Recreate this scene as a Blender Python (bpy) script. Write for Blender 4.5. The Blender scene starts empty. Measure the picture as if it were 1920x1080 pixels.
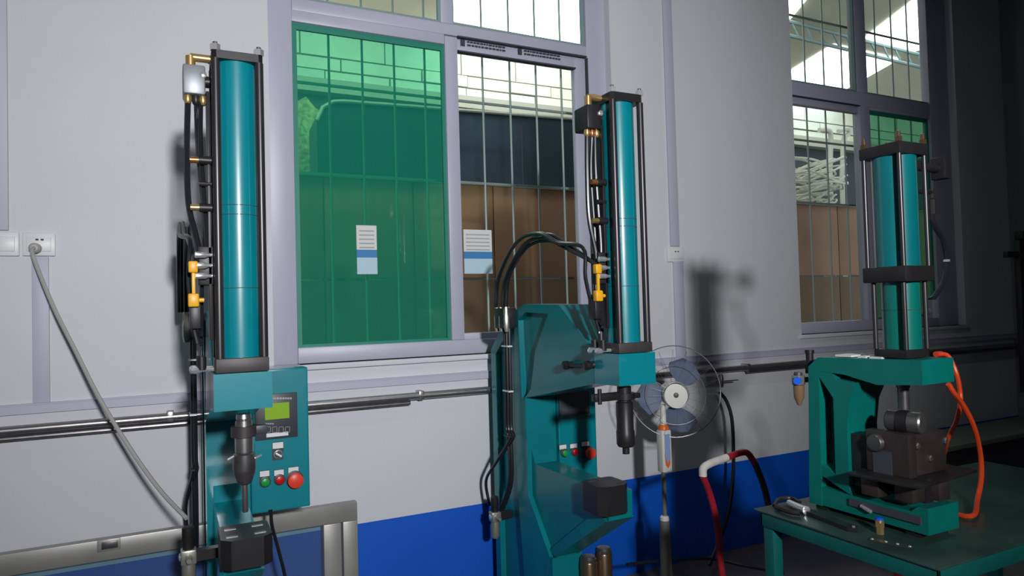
import bpy, bmesh, math, random
from mathutils import Vector, Matrix
random.seed(7)
C = bpy.context.scene.collection
PI = math.pi
# ---------------------------------------------------------------- camera
YAW, PITCH, ROLL, FPX, EYE = .46021, .02748, -.02773, 1300., 1.4
fw = Vector((math.sin(YAW)*math.cos(PITCH), math.cos(YAW)*math.cos(PITCH), math.sin(PITCH)))
r0 = Vector((math.cos(YAW), -math.sin(YAW), 0)); u0 = r0.cross(fw)
rt = math.cos(ROLL)*r0 + math.sin(ROLL)*u0; up = -math.sin(ROLL)*r0 + math.cos(ROLL)*u0
cd = bpy.data.cameras.new('camera'); cam = bpy.data.objects.new('camera', cd); C.objects.link(cam)
cd.sensor_width = 36; cd.lens = 36*FPX/1920; cd.clip_start = .05; cd.clip_end = 100
m = Matrix((rt, up, -fw)).transposed().to_4x4(); m.translation = Vector((0, 0, EYE)); cam.matrix_world = m
bpy.context.scene.camera = cam
# ---------------------------------------------------------------- world, lights, exposure
w = bpy.data.worlds.new('world'); bpy.context.scene.world = w; w.use_nodes = True
w.node_tree.nodes['Background'].inputs[0].default_value = (.93, .97, 1, 1)
w.node_tree.nodes['Background'].inputs[1].default_value = 1.0
def light(name, kind, loc, target, energy, color=(1, 1, 1), **kw):
    d = bpy.data.lights.new(name, kind); d.energy = energy; d.color = color
    for k, v in kw.items(): setattr(d, k, v)
    o = bpy.data.objects.new(name, d); C.objects.link(o); o.location = loc
    o.rotation_euler = (Vector(target)-Vector(loc)).to_track_quat('-Z', 'Y').to_euler()
    return o
light('work_lamp', 'SPOT', (.155, -1.74, 2.12), (1.0, 3, 2.0), 620, (.97, .98, 1.0), spot_size=math.radians(76), spot_blend=1.0, shadow_soft_size=.10)
light('ambient_fill', 'AREA', (1.6, 1.2, 3.9), (1.6, .6, .0), 9, (.93, .97, 1), shape='RECTANGLE', size=1.3, size_y=.25)  # unseen fill added for soft ambient, set high out of the pane reflections
light('courtyard_daylight', 'AREA', (2.6, 5.6, 4.55), (2.9, 7.6, 2.9), 85, (1, .99, .93), shape='RECTANGLE', size=5.2, size_y=.8)
light('bale_fill', 'AREA', (.6, 3.75, 4.5), (1.1, 5.8, 2.4), 50, (1, .99, .93), shape='RECTANGLE', size=2.2, size_y=.6)  # unseen fill added near the window to light the bale and coiled tubing
vs = bpy.context.scene.view_settings
vs.view_transform = 'Standard'; vs.look = 'None'; vs.exposure = 0; vs.gamma = 1; vs.use_curve_mapping = False

# ---------------------------------------------------------------- measuring helpers: photo pixel -> point on a real plane of the room
def ray(x, y): return rt*((x-960)/FPX) - up*((y-540)/FPX) + fw
def at(x, y, Y): p = ray(x, y); p = p*(Y/p.y); return Vector((p.x, p.y, p.z+EYE))
def atX(x, y, X): p = ray(x, y); p = p*(X/p.x); return Vector((p.x, p.y, p.z+EYE))
def atZ(x, y, Z): p = ray(x, y); p = p*((Z-EYE)/p.z); return Vector((p.x, p.y, Z))

# ---------------------------------------------------------------- materials
def mat(name, col, rough=.5, metal=0, noise=0, nscale=8, bump=0, bscale=60, coat=0, emit=None, spec=.5, detail=3):
    m = bpy.data.materials.new(name); m.use_nodes = True; n = m.node_tree; b = n.nodes['Principled BSDF']
    b.inputs['Base Color'].default_value = (*col, 1); b.inputs['Roughness'].default_value = rough
    b.inputs['Metallic'].default_value = metal; b.inputs['Coat Weight'].default_value = coat
    b.inputs['Specular IOR Level'].default_value = spec
    tc = n.nodes.new('ShaderNodeTexCoord')
    if coat: b.inputs['Coat Roughness'].default_value = .10
    if noise:
        t = n.nodes.new('ShaderNodeTexNoise'); t.inputs['Scale'].default_value = nscale; t.inputs['Detail'].default_value = detail
        n.links.new(tc.outputs['Object'], t.inputs['Vector'])
        r = n.nodes.new('ShaderNodeValToRGB'); r.color_ramp.elements[0].position = .3; r.color_ramp.elements[1].position = .7
        r.color_ramp.elements[0].color = (*[c*(1-noise) for c in col], 1); r.color_ramp.elements[1].color = (*[min(1, c*(1+noise)) for c in col], 1)
        n.links.new(t.outputs['Fac'], r.inputs['Fac']); n.links.new(r.outputs['Color'], b.inputs['Base Color'])
    if bump:
        t2 = n.nodes.new('ShaderNodeTexNoise'); t2.inputs['Scale'].default_value = bscale
        n.links.new(tc.outputs['Object'], t2.inputs['Vector'])
        bp = n.nodes.new('ShaderNodeBump'); bp.inputs['Strength'].default_value = bump; bp.inputs['Distance'].default_value = .004
        n.links.new(t2.outputs['Fac'], bp.inputs['Height']); n.links.new(bp.outputs['Normal'], b.inputs['Normal'])
    if emit: b.inputs['Emission Color'].default_value = (*col, 1); b.inputs['Emission Strength'].default_value = emit
    return m
def glass(name, tint, film=0, filmcol=(0, .5, .3), gloss=.06):
    m = bpy.data.materials.new(name); m.use_nodes = True; n = m.node_tree; n.nodes.clear()
    o = n.nodes.new('ShaderNodeOutputMaterial'); t = n.nodes.new('ShaderNodeBsdfTransparent'); t.inputs[0].default_value = (*tint, 1)
    g = n.nodes.new('ShaderNodeBsdfGlossy'); g.inputs['Roughness'].default_value = .03
    mx = n.nodes.new('ShaderNodeMixShader'); mx.inputs[0].default_value = gloss
    n.links.new(t.outputs[0], mx.inputs[1]); n.links.new(g.outputs[0], mx.inputs[2]); last = mx
    if film:
        d = n.nodes.new('ShaderNodeBsdfDiffuse'); d.inputs[0].default_value = (*filmcol, 1)
        m2 = n.nodes.new('ShaderNodeMixShader'); m2.inputs[0].default_value = film
        n.links.new(mx.outputs[0], m2.inputs[1]); n.links.new(d.outputs[0], m2.inputs[2]); last = m2
    n.links.new(last.outputs[0], o.inputs[0]); return m
K = dict(
 wall=mat('white_wall_paint', (.66, .665, .70), .75, noise=.03, nscale=1.5, bump=.08, bscale=30),
 dado=mat('blue_wall_paint', (.0, .10, .60), .5, noise=.05, nscale=2),
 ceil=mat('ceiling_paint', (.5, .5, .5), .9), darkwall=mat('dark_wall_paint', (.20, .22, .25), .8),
 floor=mat('dark_concrete', (.13, .12, .12), .6, noise=.3, nscale=3, bump=.2, bscale=12),
 frame=mat('lilac_grey_upvc', (.47, .47, .58), .4, noise=.03, nscale=3), trim=mat('lilac_trunking', (.50, .49, .61), .5),
 seal=mat('dark_rubber_seal', (.05, .055, .07), .7), greenedge=mat('green_film_edge', (.01, .22, .15), .5),
 teal=mat('teal_gloss_enamel', (.0, .225, .275), .33, noise=.05, nscale=4, coat=1),
 tealc=mat('teal_casting_enamel', (.0, .185, .215), .38, noise=.10, nscale=6, coat=.2, bump=.12, bscale=18),
 tealg=mat('green_teal_enamel', (.0, .17, .145), .4, noise=.12, nscale=9, coat=.2, bump=.12, bscale=22),
 black=mat('black_oxide_steel', (.025, .023, .026), .42, .3, noise=.15, nscale=20), brown=mat('dark_anodised_plate', (.06, .052, .055), .5, .3, noise=.1, nscale=12),
 rod=mat('dark_tie_rod_steel', (.07, .065, .07), .35, .7), rubber=mat('black_hose_rubber', (.012, .014, .018), .3),
 chrome=mat('polished_chrome', (.85, .85, .87), .22, .75), steel=mat('machined_steel', (.42, .40, .40), .32, .9, noise=.1, nscale=30),
 dsteel=mat('dark_machined_steel', (.17, .16, .165), .36, .8, noise=.2, nscale=25), brass=mat('brass', (.75, .50, .20), .3, .8, noise=.1, nscale=30),
 copper=mat('copper_fitting', (.45, .19, .08), .35, .7), greybox=mat('grey_cast_aluminium', (.28, .29, .31), .45, .4, noise=.08, nscale=15),
 yellow=mat('yellow_plastic', (.85, .42, .01), .4), lcd=mat('lime_lcd_screen', (.19, .34, .01), .3, emit=.25),
 bezel=mat('dark_grey_bezel', (.045, .05, .06), .45), white=mat('white_plastic', (.75, .75, .76), .4), green=mat('green_button', (.01, .32, .06), .35),
 red=mat('dark_red_button', (.55, .005, .01), .35), redb=mat('bright_red_button', (.8, .06, .03), .4), orange=mat('orange_pu_hose', (.80, .075, .015), .35, noise=.05),
 redp=mat('red_trolley_paint', (.32, .015, .03), .35, noise=.25, nscale=14), tape=mat('white_tape', (.62, .58, .56), .6, noise=.1, nscale=40),
 fanblade=mat('blue_grey_fan_blade', (.24, .29, .42), .35), cream=mat('cream_plastic', (.66, .65, .60), .45), pole=mat('olive_grey_pole', (.16, .165, .15), .5), wire=mat('fan_wire', (.20, .20, .22), .4, .5),
 orangep=mat('orange_plastic', (.75, .14, .02), .4), bluep=mat('pale_blue_plastic', (.25, .36, .62), .4), blue=mat('blue_push_ring', (.01, .12, .75), .35),
 amber=mat('amber_bowl', (.22, .13, .07), .2, 0, coat=.6), alu=mat('brushed_aluminium', (.38, .37, .35), .42, .5, noise=.12, nscale=5),
 cable=mat('grey_power_cable', (.40, .40, .38), .5), olive=mat('zinc_regulator_body', (.36, .36, .30), .35, .6),
 benchg=mat('dark_green_bench_paint', (.003, .12, .11), .45, noise=.15, nscale=6), topg=mat('pale_green_top', (.20, .24, .19), .6, noise=.1), topd=mat('worn_dark_green_top', (.035, .075, .065), .28, .2, noise=.35, nscale=7), oiled=mat('oily_dark_steel', (.05, .046, .048), .3, .6, noise=.35, nscale=14),
 rust=mat('oily_brown_steel', (.07, .052, .05), .4, .5, noise=.3, nscale=12), brz=mat('bronze_cap', (.22, .15, .09), .3, .8),
 teald=mat('teal_darkened_for_lamp', (.0, .15, .165), .33, noise=.06, nscale=5, coat=.8), greend=mat('green_darkened_for_lamp', (.0, .165, .135), .36, coat=.6), ply=mat('brown_plywood', (.30, .16, .09), .6, noise=.22, nscale=2.2, detail=6), plyd=mat('dark_plywood', (.15, .09, .05), .65, noise=.25, nscale=2, detail=6),  # small press cylinder teal and green darkened to offset the stronger lamp light
 navy=mat('navy_metal_cover', (.03, .055, .08), .4, noise=.3, nscale=2), tile=mat('cream_cladding', (.72, .73, .64), .7, noise=.06, nscale=1.5),
 tileb=mat('pale_grey_cladding', (.62, .68, .62), .7, noise=.08, nscale=2), mortar=mat('grey_joint', (.22, .23, .20), .8), beam=mat('grey_beam', (.38, .38, .33), .6),
 bar=mat('galvanised_bar', (.36, .40, .40), .5, .3), roof=mat('beige_roof_sheet', (.60, .58, .48), .8, noise=.06, nscale=1), sky=mat('daylight_roof_panel', (1, 1, .98), .5, emit=5),
 truss=mat('blue_grey_truss', (.22, .32, .33), .6), straw=mat('crumpled_straw_wrap', (.46, .44, .22), .7, noise=.5, nscale=30, bump=.8, bscale=20), wtube=mat('white_tubing', (.75, .75, .68), .5),
 paper=mat('notice_paper', (.72, .72, .71), .7), pblue=mat('notice_blue_print', (.04, .22, .50), .6), pale=mat('notice_pale_blue', (.48, .66, .76), .6), ink=mat('grey_print', (.42, .42, .42), .7),
 gl=glass('clear_glass', (.93, .97, .95), gloss=.03), glg=glass('green_filmed_glass', (.52, .86, .68), .24, (.02, .44, .32), .02), glb=glass('panel_glass', (.75, .88, .92), .10, (.30, .40, .46), .06),
)
# ---------------------------------------------------------------- mesh builder
def inset(L, d):
    A = sum(p[0]*q[1]-q[0]*p[1] for p, q in zip(L, L[1:]+L[:1])); sg = 1 if A > 0 else -1; o = []
    for i in range(len(L)):
        a, b, c = (Vector(L[j % len(L)]) for j in (i-1, i, i+1)); e1, e2 = (b-a).normalized(), (c-b).normalized()
        n1, n2 = Vector((-e1.y, e1.x))*sg, Vector((-e2.y, e2.x))*sg; m_ = n1+n2
        m_ = m_/max(.5, m_.dot(n1)) if m_.length > 1e-6 else n1
        o.append(tuple(b+m_*d))
    return o
class M:
    def __init__(s): s.b = bmesh.new(); s.i = 0; s.mats = []
    def use(s, k):
        if k not in s.mats: s.mats.append(k)
        s.i = s.mats.index(k); return s
    def _f(s, fs):
        for f in fs: f.material_index = s.i
    def box(s, a, b, bev=0, rot=None, c=None):
        a, b = Vector(a), Vector(b); lo = Vector([min(p, q) for p, q in zip(a, b)]); hi = Vector([max(p, q) for p, q in zip(a, b)])
        vs_ = [s.b.verts.new((x, y, z)) for x in (lo.x, hi.x) for y in (lo.y, hi.y) for z in (lo.z, hi.z)]
        fs = [s.b.faces.new([vs_[i] for i in q]) for q in ((0, 1, 3, 2), (4, 6, 7, 5), (0, 4, 5, 1), (2, 3, 7, 6), (0, 2, 6, 4), (1, 5, 7, 3))]
        s._f(fs)
        if bev:
            r = bmesh.ops.bevel(s.b, geom=list({e for f in fs for e in f.edges}), offset=bev, segments=2, affect='EDGES', profile=.5)
            s._f(r['faces']); vs_ = list({v for f in r['faces'] for v in f.verts} | {v for v in vs_ if v.is_valid})
        if rot is not None:
            c = c or (lo+hi)/2
            bmesh.ops.transform(s.b, matrix=Matrix.Translation(c) @ rot.to_4x4() @ Matrix.Translation(-c), verts=vs_)
        return s
    def prism(s, pts, d):     # pts: list of 3-D points of one face, d: extrusion vector
        d = Vector(d); a = [s.b.verts.new(p) for p in pts]; b = [s.b.verts.new(Vector(p)+d) for p in pts]; n = len(a)
        fs = [s.b.faces.new(a), s.b.faces.new(b[::-1])] + [s.b.faces.new((a[i], b[i], b[(i+1) % n], a[(i+1) % n])) for i in range(n)]
        s._f(fs); return s
    def lathe(s, p, axis, prof, n=24):   # prof: (distance along axis, radius)
        p, ax = Vector(p), Vector(axis).normalized(); u = ax.orthogonal().normalized(); v = ax.cross(u); rings = []
        for t, r in prof:
            if r < 1e-6: rings.append([s.b.verts.new(p+ax*t)])
            else: rings.append([s.b.verts.new(p+ax*t+(u*math.cos(2*PI*k/n)+v*math.sin(2*PI*k/n))*r) for k in range(n)])
        fs = []
        for A, B in zip(rings, rings[1:]):
            for k in range(n):
                q = [A[k % len(A)], A[(k+1) % len(A)], B[(k+1) % len(B)], B[k % len(B)]]
                q = [x for i, x in enumerate(q) if x not in q[:i]]
                if len(q) > 2: fs.append(s.b.faces.new(q))
        for R_ in (rings[0], rings[-1]):
            if len(R_) > 2: fs.append(s.b.faces.new(R_))
        s._f(fs); return s
    def cyl(s, a, b, r, n=20, r2=None):
        a, b = Vector(a), Vector(b); L = (b-a).length; return s.lathe(a, b-a, [(0, r), (L, r if r2 is None else r2)], n)
    def tube(s, pts, r, n=8, sm=6):
        P = [Vector(p) for p in pts]
        if sm > 1 and len(P) > 2:
            Q = [2*P[0]-P[1]]+P+[2*P[-1]-P[-2]]; o = []
            for i in range(1, len(Q)-2):
                for k in range(sm):
                    t = k/sm; a, b, c, d = Q[i-1:i+3]
                    o.append(.5*((2*b)+(c-a)*t+(2*a-5*b+4*c-d)*t*t+(3*b-a-3*c+d)*t*t*t))
            o.append(P[-1]); P = o
        u = None; rings = []
        for i, p in enumerate(P):
            t = (P[min(i+1, len(P)-1)]-P[max(i-1, 0)]).normalized()
            u = (u-t*u.dot(t)).normalized() if u is not None and (u-t*u.dot(t)).length > 1e-4 else t.orthogonal().normalized()
            v = t.cross(u); rings.append([s.b.verts.new(p+(u*math.cos(2*PI*k/n)+v*math.sin(2*PI*k/n))*r) for k in range(n)])
        fs = [s.b.faces.new((A[k], A[(k+1) % n], B[(k+1) % n], B[k])) for A, B in zip(rings, rings[1:]) for k in range(n)]
        fs += [s.b.faces.new(rings[0]), s.b.faces.new(rings[-1])]; s._f(fs); return s
    def build(s, name, m=None, parent=None, label=None, kind=None, ang=.6):
        bmesh.ops.recalc_face_normals(s.b, faces=s.b.faces)
        off = Vector(); p = parent
        while p: off += p.location; p = p.parent
        me = bpy.data.meshes.new(name)
        if parent is None:
            xs = [v.co for v in s.b.verts]
            off = Vector(((min(v.x for v in xs)+max(v.x for v in xs))/2, (min(v.y for v in xs)+max(v.y for v in xs))/2, min(v.z for v in xs)))
        bmesh.ops.translate(s.b, verts=s.b.verts, vec=-off)
        s.b.to_mesh(me); s.b.free()
        for p_ in me.polygons: p_.use_smooth = True
        me.set_sharp_from_angle(angle=ang)
        for k in ([m] if m else s.mats): me.materials.append(K[k])
        o = bpy.data.objects.new(name, me); C.objects.link(o); o.parent = parent
        if parent is None: o.location = off
        if label: o['label'] = label
        if kind: o['kind'] = kind
        return o
def tag(o, label, cat, group=None):
    o['label'] = label; o['category'] = cat
    if group: o['group'] = group
    return o
def thing(name, loc, label, cat, group=None):
    o = bpy.data.objects.new(name, None); C.objects.link(o); o.location = loc; return tag(o, label, cat, group)
def structure(name, loc=(0, 0, 0)):
    o = bpy.data.objects.new(name, None); C.objects.link(o); o.location = loc; o['kind'] = 'structure'; return o
X_, Y_, Z_ = Vector((1, 0, 0)), Vector((0, 1, 0)), Vector((0, 0, 1))

# ================================================================ the room
W = 3.0; TH = .2; H = 4.0; XL, XR, YB = -1.6, 5.68, -3.6
M().box((XL-.2, YB-.2, -.1), (XR+.2, W+TH, 0)).build('floor', 'floor', kind='structure')
M().box((XL-.2, YB-.2, H), (XR+.2, W+TH, H+.1)).build('ceiling', 'ceil', kind='structure')
OP = [(.385, 2.105), (3.44, 5.09)]; ZS, ZT = 1.183, 3.8
b = M(); x = XL
for a, c in OP:
    b.box((x, W, 0), (a, W+TH, H)); b.box((a, W, 0), (c, W+TH, ZS)); b.box((a, W, ZT), (c, W+TH, H)); x = c
b.box((x, W, 0), (XR, W+TH, H)); wall = b.build('wall_far', 'wall', kind='structure')
M().box((XL, W-.003, 0), (XR, W, .487)).build('painted_dado', 'dado', wall, label='royal blue painted band at the foot of the wall')
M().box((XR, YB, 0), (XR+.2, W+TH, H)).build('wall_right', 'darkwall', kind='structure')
M().box((XL-.2, YB, 0), (XL, W+TH, H)).build('wall_left', 'wall', kind='structure')
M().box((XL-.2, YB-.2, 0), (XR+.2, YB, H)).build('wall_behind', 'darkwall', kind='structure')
# cable trunking: one long run below the windows, drops to the sockets
b = M().box((XL, W-.014, 1.068), (XR, W, 1.100)); b.box((XL, W-.018, 1.0995), (XR, W, 1.104)); b.build('trim_1', 'trim', kind='structure')
tz = lambda x, y: at(x, y, W)
for n, (xa, xb, za, zb) in enumerate([(tz(60, 480).x, tz(92, 480).x, 1.104, tz(60, 482).z), (tz(-12, 300).x-.03, tz(16, 300).x, tz(10, 432).z, H),
                                      (tz(1254, 400).x, tz(1270, 400).x, tz(1262, 462).z, H), (tz(1263, 560).x, tz(1281, 560).x, 1.104, tz(1265, 490).z)]):
    M().box((xa, W-.012, za), (xb, W, zb), .002).build('trim_%d' % (n+2), 'trim', kind='structure')
# sill ledge plaster under window 1 and 2
for n, (a, c) in enumerate(OP):
    b = M().box((a-.02, W-.02, 1.160), (c+.02, W+.12, 1.183), .004); b.build('trim_%d' % (n+6), 'wall', kind='structure')

# windows ---------------------------------------------------------
YF = 3.05
def window(n, X0, X1, gl0, gl1, cl0, cl1, mull, green_left, sash):
    """frame members between X0..X1; green pane gl0..gl1, clear pane cl0..cl1, upper mullion mull"""
    r = structure('window_%d' % n, ((X0+X1)/2, YF, ZS))
    cnt = [0]
    def f(a, c, z0, z1, nm='frame', y0=YF, y1=YF+.06, m='frame', bev=.004):
        cnt[0] += 1; d = .0007*cnt[0]; return M().box((a, y0+d, z0), (c, y1+d, z1), bev).build(nm, m, r)
    lo0 = min(gl0, cl0); hi1 = max(gl1, cl1)
    zsb, ztr0, ztr1, ztop = 1.252, 2.672, 2.762, ZT
    f(X0-.02, lo0, ZS, ztop, 'frame_stile'); f(hi1 if green_left is False else hi1+.068, X1+.02, ZS, ztop, 'frame_stile')
    f(lo0, hi1+.07, ZS, zsb, 'frame_rail'); f(lo0, hi1+.07, ztr0+.035 if sash else ztr0, ztr1, 'transom'); f(lo0, hi1+.07, ztop-.06, ztop, 'frame_rail')
    f(*mull, ztr1, ztop-.06, 'mullion')
    a, c = (gl1, cl0) if gl0 < cl0 else (cl1, gl0); f(a, c, zsb, ztr0+.03, 'mullion')
    # green filmed pane with darker edge strips
    M().box((gl0, YF+.035, zsb), (gl1, YF+.040, 2.66)).build('pane', 'glg', r, label='green filmed glass pane')
    e = M()
    for q in ((gl0, gl0+.022, zsb, 2.66), (gl1-.016, gl1, zsb, 2.66), (gl0+.022, gl1-.016, 2.632, 2.66), (gl0+.022, gl1-.016, zsb, zsb+.012)):
        e.box((q[0], YF+.022, q[2]), (q[1], YF+.034, q[3]))
    e.build('film_edge', 'greenedge', r, label='dark green edge of the film')
    if gl0 < cl0: f(gl0-.001, gl1, 2.66, ztr0+.04, 'frame_rail')
    else: f(gl0, gl1, 2.655, ztr0+.04, 'frame_rail')
    M().box((cl0, YF+.035, zsb), (cl1, YF+.040, 2.66)).build('pane', 'gl', r)
    # sliding sash round the clear pane
    s0 = cl0; s1 = cl1+.068 if sash else cl1
    if sash:
        f(cl1, s1, zsb, 2.70, 'sash_stile', YF+.012, YF+.05); f(s0, s1, 2.640, 2.702, 'sash_rail', YF+.012, YF+.05)
        e = M().box((s0, YF-.001, 2.703), (s1, YF+.03, 2.710)); e.box((s1-.002, YF-.0015, zsb), (s1+.005, YF+.03, 2.70)); e.box((s0, YF+.002, 2.634), (cl1, YF+.03, 2.641)); e.build('seal', 'seal', r)
        e = M(); rx = random.Random(3)
        for bx in (s0+.02, s0+.33):
            e.box((bx, YF+.0105, 2.668), (bx+.022, YF+.0125, 2.698))
            for zz in (2.688, 2.672):
                q = bx+.035
                while q < bx+.24:
                    ww = rx.uniform(.008, .02); e.box((q, YF+.0105, zz), (q+ww, YF+.0125, zz+.007)); q += ww+.004
        e.build('film_print', 'bezel', r, label='faint dark print on the sash protective film')
        f(s0, s1, zsb-.001, zsb+.03, 'sash_rail', YF+.012, YF+.05)
    else:
        f(cl0-.02, cl1, 2.625, ztr0+.03, 'sash_rail', YF+.012, YF+.05)
        e = M().box((cl0-.02, YF-.001, 2.668), (cl1, YF+.014, 2.674)); e.build('seal', 'seal', r)
    for a, c in ((lo0, mull[0]), (mull[1], hi1+.06)):
        M().box((a, YF+.035, ztr1), (c, YF+.040, ztop-.06)).build('pane', 'gl', r)
        e = M().box((a, YF+.01, ztr1), (c, YF+.03, ztr1+.012)); e.box((c-.012, YF+.01, ztr1+.012), (c, YF+.03, ztop-.06)); e.build('film_edge', 'truss', r)
    # handle latch on the meeting stile
    return r
window(1, OP[0][0], OP[0][1], .490, 1.193, 1.258, 1.921, (1.176, 1.240), True, True)
window(2, OP[1][0], OP[1][1], 4.226, 4.868, 3.47, 4.128, (4.112, 4.215), False, False)

# security grilles outside each window -----------------------------
def grille(xs, x0, x1, label):
    g = thing('window_grille', ((x0+x1)/2, 3.26, 1.15), label, 'grille', 'security grilles')
    for z in (2.043, 2.462, 3.3):
        M().box((x0, 3.255, z-.006), (x1, 3.265, z+.006)).build('crossbar', 'bar', g)
    for x in xs: M().cyl((x, 3.26, 1.1), (x, 3.26, 3.75), .006, 8).build('bar', 'bar', g)
    for x in (x0, x1): M().box((x-.01, 3.2, 1.1), (x+.01, 3.27, 3.75)).build('side_post', 'bar', g)
grille([.53+.158*k for k in range(11)], .36, 2.25, 'thin metal bar grille outside the window with the green left pane')
grille([3.50+.183*k for k in range(10)], 3.40, 5.2, 'thin metal bar grille outside the window behind the bench press')

# notices on the glass ---------------------------------------------
def notice(x0, y0, x1, y1, label):
    a = at(x0, y0, YF+.03); c = at(x1, y1, YF+.03); r = thing('paper_notice', ((a.x+c.x)/2, YF+.033, c.z), label, 'notice', 'notices on the window glass')
    hgt = a.z-c.z; z = lambda t: a.z-hgt*t
    M().box((a.x, YF+.032, z(0)), (c.x, YF+.034, z(1))).build('sheet', 'paper', r)
    M().box((a.x, YF+.0305, z(.50)), (c.x, YF+.032, z(.66))).build('blue_band', 'pblue', r, label='blue printed band')
    M().box((a.x, YF+.0305, z(.66)), (c.x, YF+.032, z(1))).build('pale_field', 'pale', r, label='pale blue lower field')
    for k in range(5):
        M().box((a.x+.012, YF+.0308, z(.10+.085*k)), (c.x-.012, YF+.032, z(.10+.085*k+.028))).build('text_line', 'ink', r)
notice(668, 422, 708, 514, 'white and blue notice sheet stuck on the green pane')
notice(869, 430, 924, 513, 'white and blue notice sheet on the clear pane beside the mullion')

# ================================================================ courtyard beyond the windows
M().box((-2, 3.25, -.1), (14, 8, -.02)).build('trim_8', 'mortar', kind='structure')
# plywood hoarding: boards
hz = 2.27; hd = thing('plywood_hoarding', (3.5, 4.5, 0), 'brown plywood hoarding of wide boards standing outside both windows', 'hoarding')
x = -.3
while x < 7.2:
    wd = .60
    M().box((x+.004, 4.5, 1.615), (x+wd-.004, 4.52, hz), .003).build('board', 'ply', hd)
    M().box((x+.004, 4.505, .2), (x+wd-.004, 4.525, 1.60), .003).build('board', 'plyd', hd); x += wd
M().box((-.3, 4.47, hz), (7.2, 4.53, hz+.02)).build('cap_rail', 'bar', hd)
for k in range(6): M().box((-.2+1.45*k, 4.53, 0), (-.12+1.45*k, 4.6, hz)).build('post', 'beam', hd)
# navy container above the hoarding
nv = thing('navy_container', (2.4, 4.9, hz-.5), 'dark navy container with rounded top corner rising above the plywood hoarding', 'container')
pts = [Vector((.89, 4.62, 1.8)), Vector((.89, 4.62, 2.66)), Vector((.93, 4.62, 2.75)), Vector((1.0, 4.62, 2.795)), Vector((1.08, 4.62, 2.805)), Vector((3.9, 4.62, 2.89)), Vector((3.9, 4.62, 1.8))]
M().prism(pts, (0, .28, 0)).build('body', 'navy', nv)
M().tube([p+Vector((0, -.008, .006)) for p in pts[1:6]], .013, 6, 1).build('top_edging', 'wtube', nv, label='white edging strip')
for k in range(5): M().box((1.3+.55*k, 4.612, 1.8), (1.31+.55*k, 4.62, 2.76)).build('seam', 'seal', nv)
# straw / crumpled wrap bale
b = M(); bmesh.ops.create_icosphere(b.b, subdivisions=5, radius=1)
rr = random.Random(5)
from mathutils import noise as nz
for v in b.b.verts:
    d = 1+.10*nz.noise(v.co*5)+.05*nz.noise(v.co*14)
    v.co = Vector((v.co.x*.62*d+.85, v.co.y*.28*d+5.32, v.co.z*1.50*d+1.46))
tag(b.build('straw_bale', 'straw', ang=3), 'crumpled straw-coloured wrapped bale left of the navy container outside', 'bale')
# far cladding wall, blocks as pieces
fwl = structure('wall_outer', (4, 7.3, 0)); M().box((-3, 7.33, 0), (16, 7.5, 4.65)).build('backing', 'mortar', fwl)
n = 0
M().box((-3, 7.28, 0), (16, 7.33, 3.64)).build('lower_wall', 'seal', fwl, label='dark lower part of the outer wall')
for jj, (z0, z1) in enumerate(((3.815, 3.935), (3.95, 4.075), (4.09, 4.42), (4.435, 4.61))):
    x = -1.0+(0, .37, .15, .5)[jj]
    while x < 13.5:
        wd = random.choice((.55, .7, .9)); M().box((x+.008, 7.31-random.uniform(0, .03), z0), (x+wd-.008, 7.34, z1-random.uniform(0, .008))).build('cladding_block', random.choice(('tile', 'tile', 'tileb')), fwl); x += wd; n += 1
M().box((-3, 7.15, 3.66), (16, 7.32, 3.80)).build('trim_9', 'beam', kind='structure')
# roof with daylight panels and a truss
cl = structure('ceiling_outer', (4, 5, 4.62))
M().box((-3, 3.25, 4.62), (16, 8, 4.7)).build('roof_sheet', 'roof', cl)
def skyl(pix, z=5.18):
    P = [atZ(x, y, z) for x, y in pix]; M().prism(P, (0, 0, .012)).build('daylight_panel', 'sky', cl, label='bright translucent roof light')
skyl([(845, -30), (1130, -20), (1100, 85), (848, 40)], 4.6)
skyl([(1440, 160), (1563, 85), (1685, 112), (1585, 168), (1487, 152)], 4.6)
skyl([(1622, 72), (1740, -18), (1742, 90), (1700, 100)], 4.6)
skyl([(1440, -40), (1545, -40), (1483, 35), (1440, 50)], 4.6)
tr = thing('roof_truss', (5, 5, 4.4), 'blue-grey lattice roof truss seen through the upper panes of the right window', 'truss')
A, B = atZ(1470, 38, 4.5), atZ(1760, 112, 4.5); dz = Vector((0, 0, -.10)); A2, B2 = A+dz*1.6, B+dz*1.6
A -= (B-A)*.6; A2 = A+dz*1.6
M().tube([A, B], .022, 6, 1).build('chord', 'truss', tr); M().tube([A2, B2], .022, 6, 1).build('chord', 'truss', tr)
for k in range(20):
    t = k/20; p = A.lerp(B, t); M().tube([p, A2.lerp(B2, t+.025 if t < .97 else t)], .012, 5, 1).build('web_bar', 'truss', tr)
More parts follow.
